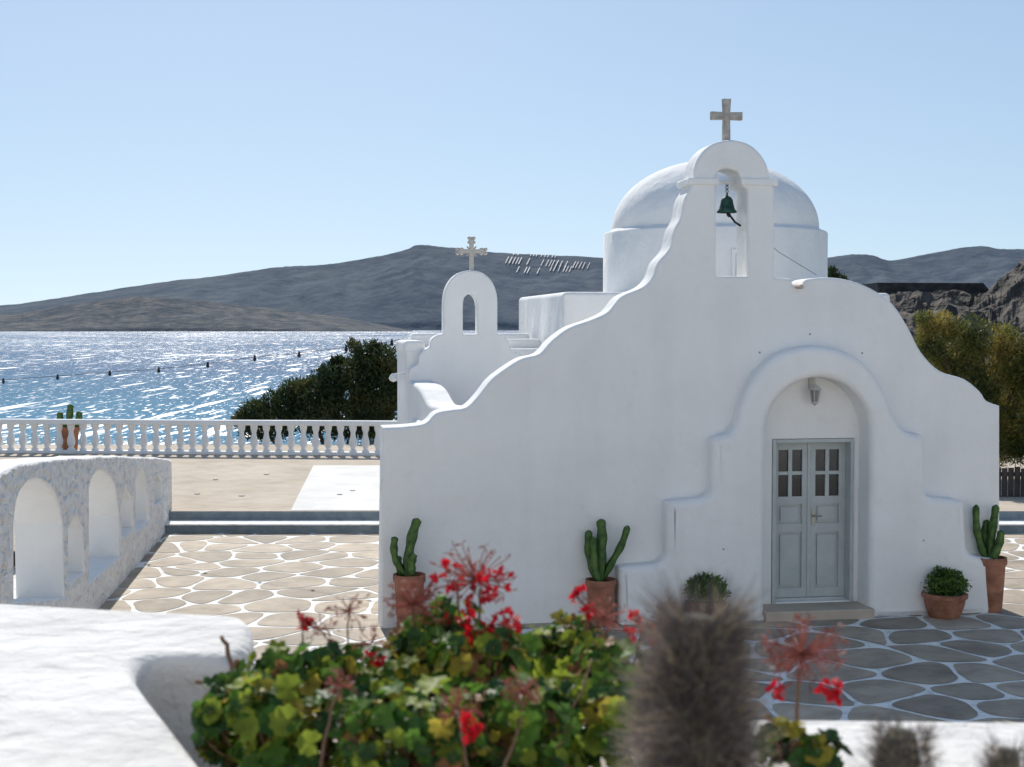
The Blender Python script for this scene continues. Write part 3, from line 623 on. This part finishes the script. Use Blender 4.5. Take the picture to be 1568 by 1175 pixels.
gb=[(355,1085,2.45,46,55),(400,1120,2.3,80,80),(425,1035,2.5,52,42),(480,1030,2.5,50,40),(530,1040,2.6,70,48),(600,1055,2.5,70,50),(655,1000,2.6,60,50),(690,955,2.65,40,42),(740,1020,2.5,80,55),(820,1000,2.6,66,38),(880,985,2.65,50,42),(930,1025,2.5,52,50),(500,1130,2.3,100,65),(640,1130,2.2,110,75),(780,1120,2.25,110,75),(900,1100,2.35,90,65),(1205,1140,2.1,42,36),(1255,1150,2.1,30,30),(330,1120,2.3,30,50)]
for (u,v_,Y,ru,rv_) in gb:
    c=at(u,v_,Y); sc=Y/F; n_=int(ru*rv_/40)
    for _ in range(n_):
        d=rv().normalized(); d*= (.5+.65*random.random()**.7); p=c+Vector((d.x*ru*sc,d.y*ru*sc*.9,d.z*rv_*sc))
        nrm=Vector((d.x*.9,d.y*.9-.35,d.z*.5+.65))+rv()*.75
        s=random.uniform(.022,.054)*(1 if random.random()<.8 else .7)
        mi=random.choices([0,1,2,3,4],[35,26,26,7,6])[0]; gleaf(p,nrm,s,mi)
        if random.random()<.4:
            q=c+Vector((d.x*ru*sc*.3,d.y*ru*sc*.3,-rv_*sc*.6)); stems.append(tube([q,(q+p)/2+rv()*.01,p],.0018,4))
mesh_obj("geranium_leaves",vs,fs,lg,ger,True,idx=idx)
woody=[]
for pth,r in [([(300,1042,2.5),(345,1062,2.5),(400,1105,2.45),(450,1180,2.4)],.005),([(340,975,2.6),(352,1005,2.6),(362,1060,2.55),(380,1150,2.5)],.005),([(362,1010,2.5),(358,1060,2.5),(340,1150,2.5)],.007),([(735,900,2.55),(733,990,2.55),(738,1100,2.5)],.003),([(700,900,2.6),(706,980,2.6),(715,1080,2.5)],.003),
 ([(900,935,2.6),(893,1000,2.6),(860,1100,2.5)],.003),([(985,965,2.5),(960,1040,2.5),(900,1130,2.4)],.003),([(462,960,2.6),(470,1010,2.6),(500,1080,2.5)],.002),([(535,925,2.6),(532,990,2.6),(540,1080,2.5)],.002),([(632,930,2.6),(640,1000,2.6),(660,1080,2.5)],.0028),([(770,960,2.5),(765,1020,2.5),(750,1120,2.4)],.0025),([(1226,1010,2.2),(1222,1070,2.2),(1215,1150,2.15)],.003),
 ([(905,1010,2.35),(890,1060,2.3),(860,1120,2.25),(850,1180,2.2)],.0022),([(520,1050,2.25),(505,1100,2.2),(490,1180,2.15)],.0025),([(800,1060,2.2),(795,1110,2.15),(770,1180,2.1)],.0022),([(700,1080,2.15),(706,1120,2.1),(715,1180,2.05)],.0022)]:
    P=crom([tuple(at(*q)) for q in pth],5); P=[tuple(Vector(p)+rv()*r*.8) for p in P]; woody.append(tube(P,[r*(.75+.5*i/len(P)) for i in range(len(P))],7))
mesh_obj("geranium_stems",*join(woody+stems),mat("geranium_stem",(.17,.10,.06),.8),ger,True)
red=leafmat("petal_red",(.60,.012,.025),.4,(.38,.005,.015)); dred=leafmat("petal_dried",(.26,.085,.07),.35) 
vs=[];fs=[];idx=[]
def flower(u,v_,Y,rp,n,mi,droop=0.):
    c=at(u,v_,Y); R_=rp*Y/F
    for _ in range(n):
        d=rv().normalized(); d.z=d.z*.8+.15-droop*.3; tip=c+d*R_*random.uniform(.65,1.05)
        o=len(vs); sd=d.cross(Vector((0,1,.1))).normalized()*.0009
        vs.extend([c-sd,c+sd,tip+sd,tip-sd]); fs.append((o,o+1,o+2,o+3)); idx.append(1)
        for k in range(5 if mi==0 else 2):
            a=(rv().normalized()+d*.6).normalized(); b=a.cross(rv()).normalized(); s=random.uniform(.010,.021)*(1 if mi==0 else 1.0); w=s*(.7 if mi==0 else .25)
            o=len(vs); vs.extend([tip,tip+a*s*.5+b*w*.5,tip+a*s,tip+a*s*.5-b*w*.5]); fs.append((o,o+1,o+2,o+3)); idx.append(mi)
for q in [(735,890,2.55,50,13,0),(700,880,2.6,34,7,0),(765,895,2.5,24,5,0),(735,985,2.5,24,22,0),(770,958,2.5,26,18,0),(705,950,2.6,24,8,0),(462,958,2.6,16,6,0),(893,925,2.6,22,9,0),(985,962,2.5,28,13,0),(1272,1058,2.2,14,8,0),(1190,1060,2.2,12,4,0),(575,1005,2.5,12,4,0),
 (728,888,2.55,62,50,1),(632,925,2.6,42,80,1),(535,935,2.6,30,22,1),(490,965,2.6,24,18,1),(1228,1000,2.2,66,120,1),(925,945,2.6,40,44,1),(700,1085,2.1,34,34,1),(800,1060,2.15,30,34,1),(570,985,2.5,24,14,1),(1010,955,2.4,34,26,1),(715,1115,2.05,14,8,0),(520,1050,2.2,22,26,1)]: flower(*q)
mesh_obj("geranium_flowers",vs,fs,[red,dred],ger,idx=idx)
# ------------------------------------------------------------ woolly cacti in the foreground
cm=mat("woolly_cactus_skin",(.10,.10,.075),.9); add_noise_color(cm,(.04,.04,.03),(.10,.095,.075),30,5)
sp1=leafmat("spine_grey",(.15,.125,.13),.25,(.08,.07,.075)); sp2=leafmat("spine_straw",(.38,.31,.22),.35,(.2,.16,.11))
def woolly(u,vt,Y,wpx,hm,ns,name="woolly_cactus",sl=.03,wd_=.0006,straw=.3):
    t=at(u,vt,Y); sc=Y/F; r=wpx*sc/2; e=empty(name,Matrix.Translation((t.x,t.y,t.z-hm)))
    P=[(.006*math.sin(i*.9),0,hm*i/14) for i in range(15)]; rad=[r*(.92 if i<10 else .92*math.sqrt(max(1-((i-9.5)/5.2)**2,.02)))*(1+.06*math.sin(i*2.1)) for i in range(15)]
    mesh_obj("cactus_body",*tube(P,rad,ribs=13,rd=.16),cm,e,True)
    vs=[];fs=[];idx=[]
    for _ in range(ns):
        z=hm*random.random()**.9; i=min(int(z/hm*14),13); rr=rad[i]; th=math.floor(random.random()*13)*2*math.pi/13+random.gauss(0,.12)
        p=Vector((rr*math.cos(th),rr*math.sin(th),z)); d=(Vector((math.cos(th),math.sin(th),.25+.8*(z/hm)**6))+rv()*1.1).normalized(); s=sl*random.uniform(.3,1.3)
        if noise.noise(p*30)>.12: s*=1.5
        b=d.cross(rv()).normalized()*wd_; o=len(vs); q=p+d*s; vs+=[p-b,p+b,q+b*.3,q-b*.3]; fs.append((o,o+1,o+2,o+3)); idx.append(0 if random.random()>straw else 1)
    mesh_obj("cactus_spines",vs,fs,[sp1,sp2],e,idx=idx)
woolly(1074,945,1.5,122,.55,15000,sl=.038,wd_=.0007)
woolly(1382,1118,1.6,95,.4,6000,sl=.02)
woolly(1545,1148,1.6,70,.4,5000,sl=.02)
woolly(1002,1040,1.7,36,.4,5000,sl=.03,straw=.7)
topprism("planter_soil_bed",[(.02,1.3),(.02,1.58),(2.3,1.58),(2.3,1.3)],0,2.72,.02,soil)
# ------------------------------------------------------------ light
AZ=math.radians(11); EL=math.radians(40)
w=bpy.data.worlds.new("World"); S.world=w; w.use_nodes=True; n=w.node_tree.nodes; l=w.node_tree.links
tc=n.new("ShaderNodeTexCoord"); sp_=n.new("ShaderNodeSeparateXYZ"); l.new(tc.outputs["Generated"],sp_.inputs[0])
mr=n.new("ShaderNodeMapRange"); mr.inputs["From Min"].default_value=0; mr.inputs["From Max"].default_value=1; mr.inputs["To Min"].default_value=.085; mr.inputs["To Max"].default_value=1; l.new(sp_.outputs["Z"],mr.inputs["Value"])
cb=n.new("ShaderNodeCombineXYZ"); l.new(sp_.outputs["X"],cb.inputs[0]); l.new(sp_.outputs["Y"],cb.inputs[1]); l.new(mr.outputs[0],cb.inputs[2])
nv=n.new("ShaderNodeVectorMath"); nv.operation='NORMALIZE'; l.new(cb.outputs[0],nv.inputs[0])
sk=n.new("ShaderNodeTexSky"); sk.sky_type='NISHITA'; sk.sun_disc=False; sk.sun_elevation=EL; sk.sun_rotation=-AZ; sk.air_density=1.0; sk.dust_density=.25; sk.ozone_density=2.5; sk.altitude=10
l.new(nv.outputs[0],sk.inputs["Vector"])
gm=n.new("ShaderNodeGamma"); gm.inputs["Gamma"].default_value=.64; l.new(sk.outputs[0],gm.inputs["Color"])
hs=n.new("ShaderNodeHueSaturation"); hs.inputs["Saturation"].default_value=1.16; hs.inputs["Value"].default_value=1.62; l.new(gm.outputs[0],hs.inputs["Color"])
bg=n["Background"]; bg.inputs["Strength"].default_value=.14; l.new(hs.outputs[0],bg.inputs["Color"])
sd=bpy.data.lights.new("sun","SUN"); sd.energy=4.9; sd.angle=math.radians(.5); sd.color=(1,.95,.87)
so=bpy.data.objects.new("sun",sd); S.collection.objects.link(so)
dirv=Vector((-math.sin(AZ)*math.cos(EL),math.cos(AZ)*math.cos(EL),math.sin(EL))); so.rotation_euler=dirv.to_track_quat('Z','Y').to_euler(); so.location=dirv*50
S.view_settings.view_transform='Standard'; S.view_settings.look='None'; S.view_settings.exposure=0
